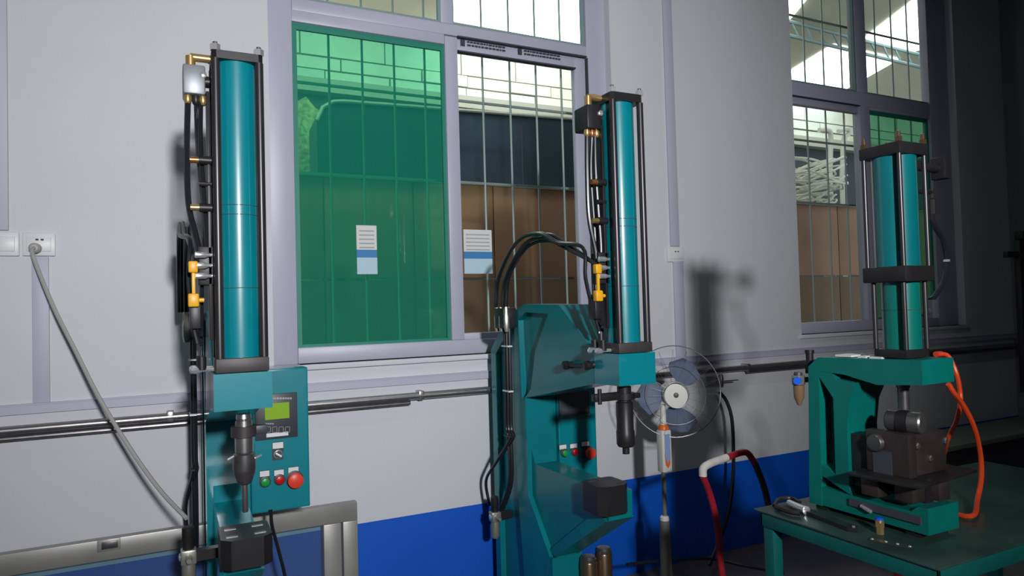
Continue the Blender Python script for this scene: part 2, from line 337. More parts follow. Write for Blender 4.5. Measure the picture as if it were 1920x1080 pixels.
# white tubing pile and two swan-neck pipes beyond the right window
b = M(); rr = random.Random(11); c0 = at(1545, 345, 4.75)
for k in range(26):
    cx, cy, cz = c0.x+rr.uniform(-.10, .10), 4.85+rr.uniform(-.12, .12), c0.z-.22+.018*k; ra = rr.uniform(.22, .38); ph = rr.uniform(0, 6); tl = rr.uniform(-.12, .12)
    b.tube([(cx+ra*math.cos(ph+q*.52), cy+ra*.5*math.sin(ph+q*.52), cz+tl*math.cos(ph+q*.52)+rr.uniform(-.02, .02)) for q in range(rr.choice((9, 11, 12)))], .011, 5, 3)
tag(b.build('tubing_heap', 'wtube', kind='stuff'), 'heap of coiled white tubing piled above the hoarding beyond the right window', 'tubing')
for nx, (x0, lb) in enumerate(((1558, 'white swan-neck pipe nearer the wall edge beyond the right window'), (1580, 'white swan-neck pipe nearer the window mullion beyond the right window'))):
    q = [at(x0, 380, 5.3), at(x0-1, 300, 5.3), at(x0, 258, 5.3), at(x0-4, 245, 5.3), at(x0-22, 244, 5.3)] if nx == 0 else [at(x0, 380, 5.25), at(x0, 300, 5.25), at(x0+2, 262, 5.25), at(x0+12, 250, 5.25), at(x0+8, 242, 5.25), at(x0-8, 246, 5.25)]
    q = [Vector((q[0].x, q[0].y, -.02))]+q
    tag(M().tube(q, .026, 8, 5).build('bent_pipe', 'wtube'), lb, 'pipe')

# ================================================================ wall fittings
cp = thing('conduit_pipe', (2.5, W-.05, 1.0), 'galvanised steel pipe running along the wall under the windows', 'pipe')
M().cyl((XL, W-.04, 1.018), (XR, W-.04, 1.018), .016, 12).build('pipe', 'steel', cp)
for x in (-.9, .0, 1.0, 2.95, 4.4): M().box((x-.012, W-.055, 1.0), (x+.012, W, 1.04), .003).build('clamp', 'steel', cp)
M().cyl((2.95, W-.04, .998), (XR, W-.04, .998), .012, 10).build('pipe', 'dsteel', cp, label='dark second pipe of the pair')
M().cyl((XL, W-.04, .990), (.95, W-.04, .990), .009, 10).build('pipe', 'dsteel', cp, label='dark second pipe of the pair')
def socket(x0, y0, x1, y1, label, slots, name='wall_socket'):
    a, c = at(x0, y0, W-.01), at(x1, y1, W-.01); r = thing(name, ((a.x+c.x)/2, W, c.z), label, 'socket' if slots else 'switch')
    M().box((a.x, W-.012, a.z), (c.x, W, c.z), .003).build('cover_plate', 'white', r)
    M().box((a.x+.012, W-.016, a.z-.016), (c.x-.012, W-.012, c.z+.016), .0015).build('insert', 'white', r)
    if slots:
        for k in (.40, .56): x = a.x+(c.x-a.x)*k; M().box((x, W-.018, a.z-.028), (x+.009, W-.0155, a.z-.022)).build('slot', 'seal', r)
    return r
socket(42, 436, 104, 480, 'white wall socket with the grey plug in it, left of the tall press', True)
socket(-28, 434, 36, 480, 'white wall switch plate at the left edge beside the socket', False, 'wall_switch')
socket(1251, 463, 1283, 491, 'small white socket plate on the trunking between the windows', True)
pc = thing('power_cable', at(65, 466, W-.03), 'grey power cable with round plug drooping from the socket to the tall press', 'cable')
p0 = at(67, 466, W-.016); M().lathe(p0, -Y_, [(0, .019), (.03, .018), (.038, .012), (.04, 0)], 16).build('plug', 'cable', pc)
P = [p0-Y_*.035, p0-Y_*.06-Z_*.03]
for x, y, Y in ((100, 575, 2.86), (140, 655, 2.80), (180, 735, 2.75), (215, 795, 2.70), (262, 868, 2.63), (305, 925, 2.56), (350, 972, 2.45)): P.append(at(x, y, Y))
M().tube(P, .0068, 8, 5).build('cord', 'cable', pc)

# ================================================================ floor standing presses
def press(X, Y, zp, prof_s, rear, label, full):
    """X,Y axis of the cylinder. zp: heights. prof_s: side outline (dy, z) of the frame"""
    r = thing('pneumatic_press', (X, Y, 0), label, 'press', None)
    zt, zt2, zb, zf, zh = zp
    hw = .066
    # --- cylinder stack
    b = M(); pts = []
    for dx, dy in ((-hw, -hw+.012), (-hw+.012, -hw), (hw-.012, -hw), (hw, -hw+.012), (hw, hw-.012), (hw-.012, hw), (-hw+.012, hw), (-hw, hw-.012)): pts.append(Vector((X+dx, Y+dy, zt2)))
    b.prism(pts, (0, 0, zt-zt2-.006)); b.lathe((X, Y, zt-.007), Z_, [(0, .045), (.007, .042)], 20); b.build('top_plate', 'black', r)
    M().lathe((X, Y, zb), Z_, [(0, .0565), (zt2-zb, .0565)], 40).build('cylinder', 'teal', r)
    zs = zb+(zt2-zb)
    for f_ in (.512, .480, .232): M().lathe((X, Y, zb+(zt2-zb)*f_), Z_, [(0, .0566), (.0008, .0572), (.0018, .0566)], 40).build('cylinder_joint', 'seal', r)
    M().box((X-hw-.002, Y-hw-.002, zf), (X+hw+.002, Y+hw+.002, zb), .003).build('base_flange', 'brown', r)
    for dx in (-.056, .056):
        for dy in (-.056, .056):
            M().cyl((X+dx, Y+dy, zb), (X+dx, Y+dy, zt2), .0115, 14).build('tie_rod', 'rod', r)
            nt = M().lathe((X+dx, Y+dy, zt-.007), Z_, [(0, .0135), (.017, .0135)], 6).build('nut', 'chrome', r)
            M().lathe((X+dx, Y+dy, zt+.008), Z_, [(0, .007), (.009, .0065), (.012, 0)], 12).build('stud_end', 'steel', nt)
    # --- C frame casting (side outline, thin web, thick rims)
    fl = .072
    S = lambda L, x: [Vector((X+x, Y+dy, z)) for dy, z in L]
    hf, tops = prof_s['head'], prof_s
    b = M()
    b.prism(S(inset(prof_s['outline'], .008), -.045), (.09, 0, 0))
    for k, reg in enumerate(prof_s['thick']):
        h_ = (.052 if k == 4 else .062 if k == 5 else fl)-.0006*k; b.prism(S(inset(reg, .0006*k), -h_), (2*h_, 0, 0))
    b.build('c_frame', 'tealc' if full else 'teal', r)
    b = M(); b.prism(S([(-.072, zh), (-.072, zf-.001), (.075, zf-.001), (.077, zh-.004)], -fl-.002), (2*fl+.004, 0, 0)); b.build('head_block', 'teal', r)
    # --- control box at right of the column
    bx = prof_s['box']; x0, x1, y0, y1, z0, z1 = X+bx[0], X+bx[1], Y+bx[2], Y+bx[3], bx[4], bx[5]
    cb = M().box((x0, y0, z0), (x1, y1, z1), .004).build('control_box', 'teal', r)
    M().box((x0+.006, y0-.0012, z0+.006), (x1-.006, y0, z1-.006)).build('lid', 'teal', cb)
    def P(px, py): return at(px, py, y0-.001)
    if full == 0:   # left press: programmable display
        a, c = P(477, 741), P(558, 818); M().box((a.x, y0-.008, a.z), (c.x, y0, c.z), .002).build('display_bezel', 'bezel', cb)
        a, c = P(496, 757), P(542, 783); M().box((a.x, y0-.0095, a.z), (c.x, y0-.0075, c.z)).build('lcd_screen', 'lcd', cb)
        for k in range(4):
            a, c = P(498+12*k, 800), P(507+12*k, 810); e = M()
            for q in ((a.x, a.z, c.x, a.z-.0012), (a.x, c.z+.0012, c.x, c.z), (a.x, a.z, a.x+.0012, c.z), (c.x-.0012, a.z, c.x, c.z)): e.box((q[0], y0-.009, q[1]), (q[2], y0-.0075, q[3]))
            e.build('key_outline', 'cable', cb)
        a, c = P(499, 812.5), P(540, 815.5); M().box((a.x, y0-.009, a.z), (c.x, y0-.0078, c.z)).build('print_line', 'white', cb)
        e = M(); rx = random.Random(2)
        for (xa, xb, yy, hh) in ((500, 543, 745, 3), (497, 512, 793, 2)):
            q = xa
            while q < xb: ww = rx.uniform(2, 5); a, c = P(q, yy), P(q+ww, yy+hh); e.box((a.x, y0-.009, a.z), (c.x, y0-.0078, c.z)); q += ww+1
        e.build('small_print', 'cable', cb)
        a, c = P(510, 842), P(531, 861); M().box((a.x, y0-.003, a.z), (c.x, y0, c.z)).build('switch_backplate', 'seal', cb)
        p = P(521, 851); sw = M().lathe(p, -Y_, [(0, .0155), (.008, .0155), (.010, .012)], 20).build('selector_ring', 'chrome', cb)
        M().lathe(p-Y_*.01, -Y_, [(0, .0125), (.004, .012)], 20).build('selector_face', 'bezel', cb)
        M().box(p+Vector((-.0125, -.024, -.0035)), p+Vector((.0125, -.012, .0035)), .001, Matrix.Rotation(math.radians(35), 3, 'Y')).build('selector_knob', 'white', cb)
        spec = ((497, 903, 9, 'green', 0), (524, 899, 9, 'red', 0), (552, 898, 14, 'redb', 1)); labs = ((521, 835, 10, 4.5), (496, 888, 9, 4), (523, 886, 9, 4), (550, 881, 9.5, 4))
    else:
        a, c = P(1046, 737), P(1104, 775); M().box((a.x, y0-.012, a.z), (c.x, y0, c.z), .003).build('display_bezel', 'bezel', cb)
        a, c = P(1050, 742), P(1100, 771); M().box((a.x, y0-.0135, a.z), (c.x, y0-.0115, c.z)).build('lcd_screen', 'seal', cb)
        spec = ((1058, 849, 7, 'green', 0), (1077, 847, 7, 'red', 0), (1101, 848, 10.5, 'redb', 1)); labs = ((1055, 838, 6.5, 3), (1075, 836, 6.5, 3), (1097, 832, 7, 3))
    for px, py, rp, k, big in spec:
        p = P(px, py); rad = abs(P(px, py-rp).z-P(px, py+rp).z)/2
        M().lathe(p, -Y_, [(0, rad*1.15), (.006, rad*1.15), (.007, rad)], 24).build('button_collar', 'bezel', cb)
        if big: M().lathe(p, -Y_, [(0, rad*.6), (.022, rad*.6), (.024, rad), (.034, rad), (.037, rad*.85), (.038, 0)], 28).build('stop_button', k, cb, label='bright red mushroom stop button')
        else: M().lathe(p, -Y_, [(0, rad*.85), (.014, rad*.85), (.0155, rad*.7), (.016, 0)], 24).build('button', k, cb, label=('green' if k == 'green' else 'dark red')+' push button')
    for px, py, hw2, hh in labs:
        a, c = P(px-hw2-1, py-hh-1), P(px+hw2+1, py+hh+1); M().box((a.x, y0-.002, a.z), (c.x, y0, c.z-.008)).build('label_holder', 'seal', cb)
        a, c = P(px-hw2, py-hh), P(px+hw2, py+hh); t = M().box((a.x, y0-.0035, a.z), (c.x, y0-.002, c.z)).build('name_tag', 'white', cb)
    # --- anvil block on the jaw
    bl = prof_s['block']; bx0, bx1, by0, by1, bz0, bz1 = X+bl[0], X+bl[1], Y+bl[2], Y+bl[3], bl[4], bl[5]; ch = .025
    oc = [(bx0, by0+ch), (bx0+ch, by0), (bx1-ch, by0), (bx1, by0+ch), (bx1, by1-.01), (bx1-.01, by1), (bx0+.01, by1), (bx0, by1-.01)]
    av = M().prism([Vector((x, y, bz0)) for x, y in oc], (0, 0, bz1-bz0)).build('anvil_block', 'black', r)
    cx, cy = (bx0+bx1)/2, (by0+by1)/2
    for dx, dy in ((-.036, -.036), (.036, -.036), (-.036, .036), (.036, .036)):
        M().box((cx+dx-.015, cy+dy-.006, bz1-.001), (cx+dx+.015, cy+dy+.006, bz1+.0012)).build('slot', 'steel' if full == 0 else 'seal', av)
    # --- side valve block, hoses, fittings (left of the cylinder)
    zz = lambda t: zb+(zt2-zb)*t
    x = X-.112; y = Y+.02
    vb = M().box((x-.024, y-.045, zz(.885)), (x+.032, y+.04, zz(.985)), .005).build('valve_block', 'black' if full else 'greybox', r)
    M().cyl((x+.03, y, zz(.945)), (X-.04, y, zz(.945)), .016, 12).build('port', 'black', vb)
    M().cyl((x-.004, y-.02, zz(.985)), (x-.004, y-.02, zt-.012), .013, 12).build('elbow', 'brass', vb)
    M().cyl((x-.004, y-.02, zt-.014), (X-.06, y-.02, zt-.014), .011, 12).build('elbow', 'brass', vb)
    for dx, k in ((-.012, 'brass'), (.008, 'copper' if full else 'black'), (.026, 'brass')):
        M().lathe((x+dx, y-.02, zz(.885)), -Z_, [(-.002, .009), (.008, .011), (.02, .009), (.024, .006)], 12).build('fitting', k, vb)
    M().lathe((x+.026, y-.044, zz(.95)), -Y_, [(0, .010), (.008, .010), (.010, .006)], 6).build('plug_screw', 'chrome', vb)
    hose = lambda pts, rad=.0062, k='rubber', nm='hose': M().tube(pts, rad, 8, 6).build(nm, k, r)
    V = lambda dx, dy, z: Vector((X+dx, Y+dy, z))
    hose([V(-.124, 0, zz(.87)), V(-.128, .0, zz(.70)), V(-.126, .0, zz(.52)), V(-.104, .0, zz(.38)), V(-.10, 0, zz(.30))], .0078)
    hose([V(-.092, -.0, zz(.87)), V(-.094, .0, zz(.72)), V(-.088, 0, zz(.55)), V(-.082, 0, zz(.40)), V(-.088, 0, zz(.30))], .0065)
    hose([V(-.104, 0, zz(.87)), V(-.10, .02, zz(.70)), V(-.085, .03, zz(.45)), V(-.095, .02, zz(.26)), V(-.10, .0, zz(.04))], .0055)
    M().box(V(-.079, -.02, zz(.06)), V(-.071, .02, zz(.90)), .001).build('rail', 'black', r)
    for t, k in ((.665, 'copper'), (.505, 'brass')):
        M().cyl(V(-.122, -.015, zz(t)), V(-.10, -.015, zz(t)), .009, 12).build('connector', k, r)
        M().cyl(V(-.10, -.015, zz(t)), V(-.066, -.015, zz(t)), .0125, 12).build('connector', 'black', r)
    M().cyl(V(-.10, -.015, zz(.585)), V(-.066, -.015, zz(.585)), .007, 10).build('connector', 'black', r)
    # manifold + yellow valves
    M().box(V(-.105, -.02, zz(.245)), V(-.064, .03, zz(.375)), .003).build('manifold', 'black', r)
    for t in (.275, .31, .345): M().lathe(V(-.10, -.03, zz(t)), X_, [(-.014, .005), (-.012, .009), (.012, .009), (.02, .005), (.03, .005)], 10).build('union', 'chrome', r)
    for t, s in ((.305, 1), (.195, 1.15)):
        q = V(-.118, -.028, zz(t)); M().box(q+Vector((-.012*s, -.012, -.016*s)), q+Vector((.012*s, .012, .016*s)), .005).build('yellow_valve', 'yellow', r, label='yellow plastic valve body')
        M().cyl(q, q+Vector((.026, 0, 0)), .006, 10).build('valve_nozzle', 'yellow', r)
    M().box(V(-.122, -.034, zz(.19)), V(-.113, -.022, zz(.30)), .002).build('yellow_link', 'yellow', r)
    M().box(V(-.128, -.025, zz(.10)), V(-.10, .02, zz(.185)), .003).build('clamp_block', 'black', r)
    # arch of hoses from valves to the rear top of the column
    A = prof_s['arch']
    for k, (dx, s, dz_) in enumerate(((-.112, .0075, 0), (-.124, .0072, -.012), (-.104, .0066, -.022), (-.146, .0066, .004), (-.136, .0066, .008))):
        pts = [V(dx, a[0]+.011*(k-2)*(1, 1, .9, .6, .3, .2)[j], a[1]+dz_*(.1, .3, .8, 1, .8, .4)[j]) for j, a in enumerate(A)]
        hose(pts[:(5 if k else 5)]+([V(-.114+.004*k, -.01, zz(.325)), V(-.112, -.022, zz(.29))] if k < 3 else [V(-.122, .05, zz(.40)), V(-.128, .03, zz(.27)), V(-.118, .0, zz(.12)), V(-.108, -.01, zz(.05))]), s)
    # fall of the hoses alongside the column
    F = prof_s['fall']
    for k in range(4):
        pts = [V(-.100-.008*(k % 2), a[0]+.010*k-.015, a[1]) for a in F]
        hose(pts[: (5 if k < 2 else len(pts))]+([V(-.13, F[4][0]+.10, F[4][1]-.12), V(-.13, F[4][0]+.21, F[4][1]-.22), V(-.12, F[4][0]+.2, F[4][1]-.33)] if k < 2 else []), .0068)
    for q in (F[0][1]-.17, F[0][1]-.36, F[0][1]-.55): M().box(V(-.118, F[1][0]-.03, q), V(-.095, F[1][0]+.03, q+.006)).build('cable_tie', 'white' if q > F[0][1]-.5 else 'black', r)
    g = V(-.105, A[0][0], A[0][1]-.06); bk = M().box(g+Vector((-.03, -.045, -.03)), g+Vector((.03, .045, .055)), .003).build('hose_bracket', 'black', r)
    for d in (-.05, .0, .045): M().lathe(g+Vector((-.02, d, -.045)), Z_, [(0, .008), (.02, .012), (.06, .012), (.08, .008), (.105, .008)], 8).build('union', 'olive', bk)
    # low fittings beside the head
    g = V(-.10, -.02, zf+.01)
    for d in (0, .05): M().cyl(g+Vector((0, d, .0)), g+Vector((0, d, .035)), .012, 12).build('push_fitting', 'black', r)
    for d in (0, .045): M().lathe(g+Vector((-.03, d, 0)), X_, [(0, .005), (.004, .01), (.022, .01), (.03, .006), (.06, .006)], 8).build('union', 'chrome', r)
    M().tube([V(-.10, -.02, zb+.06), V(-.103, 0, zz(.12)), V(-.125, .01, zz(.2))], .006, 8, 5).build('hose', 'rubber', r)
    # filter regulator
    q = atX(928, 968, X-.13) if full else V(-.135, .20, prof_s['frl'])
    k_ = .72
    rg = M().box(q-Vector((.03, .03, .03))*k_, q+Vector((.03, .03, .03))*k_, .005).build('air_regulator', 'olive', r)
    sc_ = lambda L: [(a*k_, b_*k_) for a, b_ in L]
    M().lathe(q+Z_*.03*k_, Z_, sc_([(0, .022), (.03, .022), (.034, .024), (.085, .024), (.09, .018)]), 16).build('knob', 'black', rg)
    M().lathe(q-Z_*.03*k_, -Z_, sc_([(0, .026), (.02, .027), (.085, .027), (.10, .018), (.105, 0)]), 16).build('bowl', 'olive', rg)
    for d in (-1, 1): M().lathe(q, Y_*d, sc_([(.028, .014), (.05, .014), (.055, .010), (.075, .010)]), 10).build('port', 'black' if d > 0 else 'olive', rg)
    M().lathe(q, -X_, sc_([(.028, .014), (.034, .016), (.040, .0)]), 16).build('gauge', 'chrome', rg)
    M().box(q+Vector((.02, -.015, -.015)), Vector((X-.05, q.y+.015, q.z+.015))).build('bracket', 'black', rg)
    return r

# --- left press
Y1 = 2.08; X1 = at(448, 400, Y1).x; X1h = at(458, 733, Y1-.07).x
def prof(Yax, Xp, zs, zoff, dysc, ax):
    g = lambda px, py: (lambda p: ((p.y-ax)*dysc, p.z+zoff))(atX(px, py, Xp))
    return g
Y2 = 1.96; X2 = at(1165, 400, Y2).x-.006
XP = X2-.072
def build_profile(s, dz, zh, zf):
    g = lambda px, py: (lambda p: ((p.y-Y2)*s, p.z+dz))(atX(px, py, XP))
    D = {}
    hb = (.075, zh-.004); ht = (.075, zf)
    thr = g(985, 746); top1 = g(1048, 572); top2 = g(982, 570); top3 = g(946, 600); rear = g(908, 655)
    rear = (min(rear[0], .945*s), rear[1]); rb = (rear[0], 0.0)
    jt = .755+dz; jb0 = (.05, .655+dz); jb1 = (g(1035, 1050)[0], .42+dz); colf = thr[0]
    D['head'] = None
    D['outline'] = [hb, ht, top1, top2, top3, rear, rb, (jb1[0], 0), jb1, jb0, (.048, jt), (colf-.03, jt), (colf, jt+.05), (colf, thr[1]-.03), thr]
    r1 = .05
    arm = [hb, ht, (.075+.02, zf), top1, (top1[0]+.02, top1[1]), (top1[0]+.13, top1[1]-.02), (thr[0]-.06, thr[1]+.16), (thr[0]-.04, thr[1]+.02), thr]
    arm = [hb, ht, top1, (top1[0]+.06, top1[1]), (thr[0]-.10, thr[1]+.20), (thr[0]-.05, thr[1]+.04), (thr[0]+.02, thr[1]-.01), thr]
    topr = [(top1[0]+.04, top1[1]-.035), top1, top2, top3, rear, (rear[0]-r1, rear[1]-.02), (top3[0]-.03, top3[1]-.05), (top2[0]-.01, top2[1]-.035)]
    rearr = [(rear[0]-r1, rear[1]+.02), rear, (rear[0], 0), (rear[0]-r1, 0)]
    frontc = [(colf, thr[1]), (colf+.035, thr[1]), (colf+.05, top2[1]-.02), (colf+.09, top2[1]-.02), (colf+.10, .62+dz), (colf+.03, 0), (colf-.03, 0), (jb1[0]+.02, .42+dz), (colf-.0, .62+dz)]
    jaw = [(.048, jt), jb0, jb1, (colf+.02, .50+dz), (colf+.03, jt+.10), (colf, jt+.05), (colf-.03, jt)]
    jaw2 = [jb0, jb1, (jb1[0]+.045, jb1[1]+.02), (jb0[0]+.06, jb0[1]+.03)]
    bott = [(jb1[0], 0), jb1, (jb1[0]+.06, jb1[1]), (jb1[0]+.06, 0)]
    brace = [(thr[0]+.02, .98+dz), (thr[0]+.06, 1.0+dz), (rear[0]-.02, .82+dz), (rear[0]-.02, .76+dz)]
    D['thick'] = [arm, topr, rearr, frontc, jaw, jaw2, bott]
    D['arch'] = [((p[0]), p[1]) for p in (g(960, 575), g(966, 520), g(1000, 457), g(1042, 441), g(1078, 458), g(1110, 505))]
    D['fall'] = [g(962, 575), g(964, 660), g(966, 740), g(967, 800), g(970, 820), g(972, 900), g(955, 955)]
    D['fall'] = [(a, z) for a, z in D['fall']]; D['frl'] = .56+dz
    return D
def heights(px, Yax, ys): return [at(px+.022*(y-400), y, Yax).z for y in ys]
zp1 = heights(452, Y1-.05, (97, 116, 670, 697)); zh1 = at(458, 768, Y1-.07).z
zp2 = heights(1165, Y2-.03, (176, 194, 642, 661)); zh2 = at(1187, 722, Y2-.07).z
S2 = build_profile(1.0, 0, zh2, zp2[3])
yb2 = Y2+.60
S2['box'] = (.078, at(1118, 800, yb2).x-X2, .60, .80, at(1090, 900, yb2).z, at(1110, 700, yb2).z)
ybk = 1.985; S2['block'] = (at(1127, 930, ybk).x-X2, at(1184, 930, ybk).x-X2, ybk-Y2, ybk-Y2+.125, at(1150, 968, ybk).z, at(1150, 912, ybk).z)
press(X2, Y2, (*zp2, zh2), S2, 0, 'teal pneumatic C-frame press in the middle, before the window mullion and pedestal fan', 1)
dz1 = zh1-zh2; S1 = build_profile(.86, dz1, zh1, zp1[3])
yb1 = Y1+.56
S1['box'] = (.075, at(580, 800, yb1).x-X1h, .56, .76, at(525, 957, yb1).z, at(550, 690, yb1).z)
S1['block'] = (-.062, .07, -.075, .08, at(455, 1068, Y1-.075).z, at(455, 1012, Y1-.075).z)
S1['frl'] = at(368, 1040, Y1+.2).z
press(X1h-.002, Y1, (*zp1, zh1), S1, 0, 'tall teal pneumatic press at left with lime display panel and grey drill chuck', 0)

# rams ----------------------------------------------------------------
def child_of(nm): return bpy.data.objects[nm]
pm = [o for o in bpy.data.objects if o.name.startswith('pneumatic_press')]
P2o = next(o for o in pm if abs(o.location.x-X2) < .01); P1o = next(o for o in pm if o is not P2o)
# left press chuck
xa = X1h-.002+.0; sc = 1/abs(at(458, 700, Y1).z-at(458, 800, Y1).z)*100
def z1(py): return at(458, py, Y1).z
xr = at(458, 850, Y1).x
M().lathe((xr, Y1, z1(776)), -Z_, [(0, .019), (z1(776)-z1(784), .021), (z1(776)-z1(786), .019), (z1(776)-z1(788), .022), (z1(776)-z1(800), .023)], 28).build('ram', 'steel', P1o)
M().lathe((xr, Y1, z1(798)), -Z_, [(0, .034), (z1(798)-z1(818), .034)], 28).build('ram_clamp', 'brown', P1o, label='dark round clamp collar')
M().box((xr+.02, Y1-.012, z1(815)), (xr+.062, Y1+.012, z1(799)), .003).build('clamp_lug', 'bezel', P1o)
M().lathe((xr, Y1, z1(816)), -Z_, [(0, .0235), (z1(816)-z1(848), .0235), (z1(816)-z1(851), .030), (z1(816)-z1(878), .031), (z1(816)-z1(886), .029), (z1(816)-z1(905), .019), (z1(816)-z1(908), .012)], 28).build('drill_chuck', 'dsteel', P1o, label='dark grey drill chuck')
M().lathe((xr, Y1, z1(818)), -Z_, [(0, .0242), (z1(818)-z1(846), .0242)], 28).build('chuck_sleeve', 'steel', P1o)
for s in (-1, 1): M().cyl((xr+s*.028, Y1-.01, z1(856+4*s)), (xr+s*.044, Y1-.014, z1(856-1*s)), .0035, 8).build('chuck_pin', 'chrome', P1o)
M().lathe((xr, Y1, z1(904)), -Z_, [(0, .0085), (z1(904)-z1(958), .0085), (z1(904)-z1(960), .007)], 20).build('punch_rod', 'steel', P1o)
# middle press punch
def z2(py): return at(1172, py, Y2).z
xr = at(1172, 790, Y2).x; q0 = z2(724)
M().lathe((xr, Y2, q0), -Z_, [(0, .024), (q0-z2(752), .024), (q0-z2(754), .029), (q0-z2(806), .029), (q0-z2(808), .031), (q0-z2(832), .031), (q0-z2(837), .026), (q0-z2(838), .012), (q0-z2(851), .012)], 28).build('punch_holder', 'black', P2o)
M().lathe((xr, Y2, z2(736)), -Z_, [(0, .036), (z2(736)-z2(748), .036)], 24).build('ram_clamp', 'black', P2o)
M().box((xr-.125, Y2-.014, z2(748)), (xr-.02, Y2+.014, z2(734)), .003).build('clamp_lug', 'black', P2o)
M().cyl((xr-.11, Y2-.016, z2(752)), (xr-.11, Y2-.016, z2(724)), .007, 10).build('guide_pin', 'black', P2o)
M().box((xr+.02, Y2-.012, z2(748)), (xr+.06, Y2+.012, z2(738)), .003).build('clamp_lug', 'black', P2o)
# black knobbed bar on the arm side of the middle press
a, c = atX(1072, 684, XP), atX(1113, 684, XP)
kb = M().cyl(a-X_*.022, c-X_*.022, .007, 10).build('side_handle', 'black', P2o, label='black dumbbell-shaped side handle')
for p in (a, c): M().lathe(p+X_*.002, -X_, [(0, .014), (.012, .012), (.020, .016), (.036, .016), (.040, .010)], 16).build('handle_boss', 'black', kb)
# valve cluster behind the regulator of the left press, jaw base foot
for P_, X__, Yb in ((P1o, X1h, Y1+.2), (P2o, X2, Y2+.3)):
    M().box((X__-.10, Yb, 0), (X__+.10, Yb+.58, .03), .004).build('foot_plate', 'tealc', P_)

# ================================================================ aluminium framed panel leaning behind the left press
YP = 2.93
zt = at(665, 939, YP).z; xr_ = at(668, 960, YP).x; fr = .075
pn = thing('framed_glass_panel', (0, YP, 0), 'aluminium-framed glass panel standing against the wall behind the left press', 'panel')
xl = -1.3; sx = at(640, 1000, YP).x
M().box((xl, YP-.02, zt-fr), (xr_, YP+.02, zt), .003).build('frame_rail', 'alu', pn)
M().box((xl, YP-.02, .0), (xr_, YP+.02, .07), .003).build('frame_rail', 'alu', pn)
M().box((sx+.003, YP-.021, .07), (xr_, YP+.019, zt-fr), .003).build('frame_stile', 'alu', pn)
M().box((at(605, 1000, YP).x, YP-.021, .07), (sx-.004, YP+.019, zt-fr), .003).build('frame_stile', 'alu', pn)
M().box((xl, YP-.021, .07), (xl+.06, YP+.019, zt-fr), .003).build('frame_stile', 'alu', pn)
M().box((sx-.004, YP-.012, .07), (sx+.003, YP+.01, zt-fr)).build('gap_strip', 'seal', pn)
M().box((xl+.06, YP-.004, .07), (at(605, 1000, YP).x, YP+.004, zt-fr)).build('pane', 'glb', pn)
a, c = at(182, 1014, YP-.02), at(226, 1029, YP-.02); M().box((a.x, YP-.024, a.z), (c.x, YP-.019, c.z), .002).build('latch', 'alu', pn); M().box((a.x+.014, YP-.027, a.z-.008), (c.x-.008, YP-.0235, c.z+.008), .001).build('latch_slide', 'dsteel', pn)
bc = M().tube([at(508, 955, 2.60), at(510, 985, 2.6), at(522, 1030, 2.6), at(536, 1090, 2.6), at(540, 1160, 2.6)], .006, 8, 5).build('black_cable', 'rubber'); tag(bc, 'thin black cable hanging below the control box of the left press', 'cable')

# ================================================================ bronze topped bottles behind the middle press
for px, py, rr_, lb in ((1103, 1040, .034, 'lower bronze-topped cylinder at the foot of the middle press'), (1131, 1024, .034, 'taller bronze-topped cylinder right of its twin at the middle press')):
    p = at(px, py, 2.35); t = thing('metal_cylinder', (p.x, 2.35, 0), lb, 'cylinder', 'metal cylinders beside the middle press')
    M().lathe((p.x, 2.35, 0), Z_, [(0, rr_), (p.z-.03, rr_), (p.z-.022, rr_*.9)], 24).build('body', 'brz', t)
    M().lathe((p.x, 2.35, p.z-.024), Z_, [(0, rr_*.95), (.012, rr_*.95), (.020, rr_*.75), (.024, 0)], 24).build('cap', 'dsteel', t)

# ================================================================ pedestal fan
FY = 2.5; fc = at(1265, 740, FY); rad = .205
fn = thing('pedestal_fan', (fc.x-.03, FY+.06, 0), 'white pedestal fan with blue-grey blades standing between the presses', 'fan')
fd = Vector((-.50, -.86, .06)).normalized(); fu = (Z_-fd*Z_.dot(fd)).normalized(); fr_ = fu.cross(fd)
hub = M().lathe(fc, fd, [(-.03, .045), (.01, .060), (.03, .060), (.038, .055), (.041, 0)], 32).build('hub', 'cream', fn)
M().lathe(fc, fd, [(.040, .012), (.046, .010), (.048, 0)], 12).build('spinner_nut', 'bezel', hub)
for k in range(3):
    a0 = math.radians((60, 176, 268)[k]); b = M(); nr, na = 7, 9; gr = []
    for i in range(nr):
        t = i/(nr-1); rr_ = .05+t*.118; row = []
        for j in range(na):
            s = j/(na-1)-.5; wdt = math.radians(74)*(1-.55*(2*t-1)**2 if t < .5 else 1-.75*(2*t-1)**4)
            an = a0+s*wdt+.15*t; row.append(b.b.verts.new(fc+(fr_*math.cos(an)+fu*math.sin(an))*rr_+fd*(.020*s*2*(.4+t)+.008)))
        gr.append(row)
    fs = [b.b.faces.new((gr[i][j], gr[i+1][j], gr[i+1][j+1], gr[i][j+1])) for i in range(nr-1) for j in range(na-1)]
    bmesh.ops.solidify(b.b, geom=fs, thickness=.003); b.build('blade', 'fanblade', fn, ang=1.2)
def ring(c, R_, r_, k, nm, n=48):
    b = M(); pts = [c+(fr_*math.cos(2*PI*i/n)+fu*math.sin(2*PI*i/n))*R_ for i in range(n+1)]; return b.tube(pts, r_, 5, 1).build(nm, k, fn)
ring(fc+fu*.015, rad, .0026, 'wire', 'guard_rim')
ring(fc+fd*.055, .055, .0018, 'wire', 'guard_ring'); ring(fc+fd*.045, .13, .0012, 'wire', 'guard_ring'); ring(fc-fd*.06, .12, .0012, 'wire', 'guard_ring')
b = M()
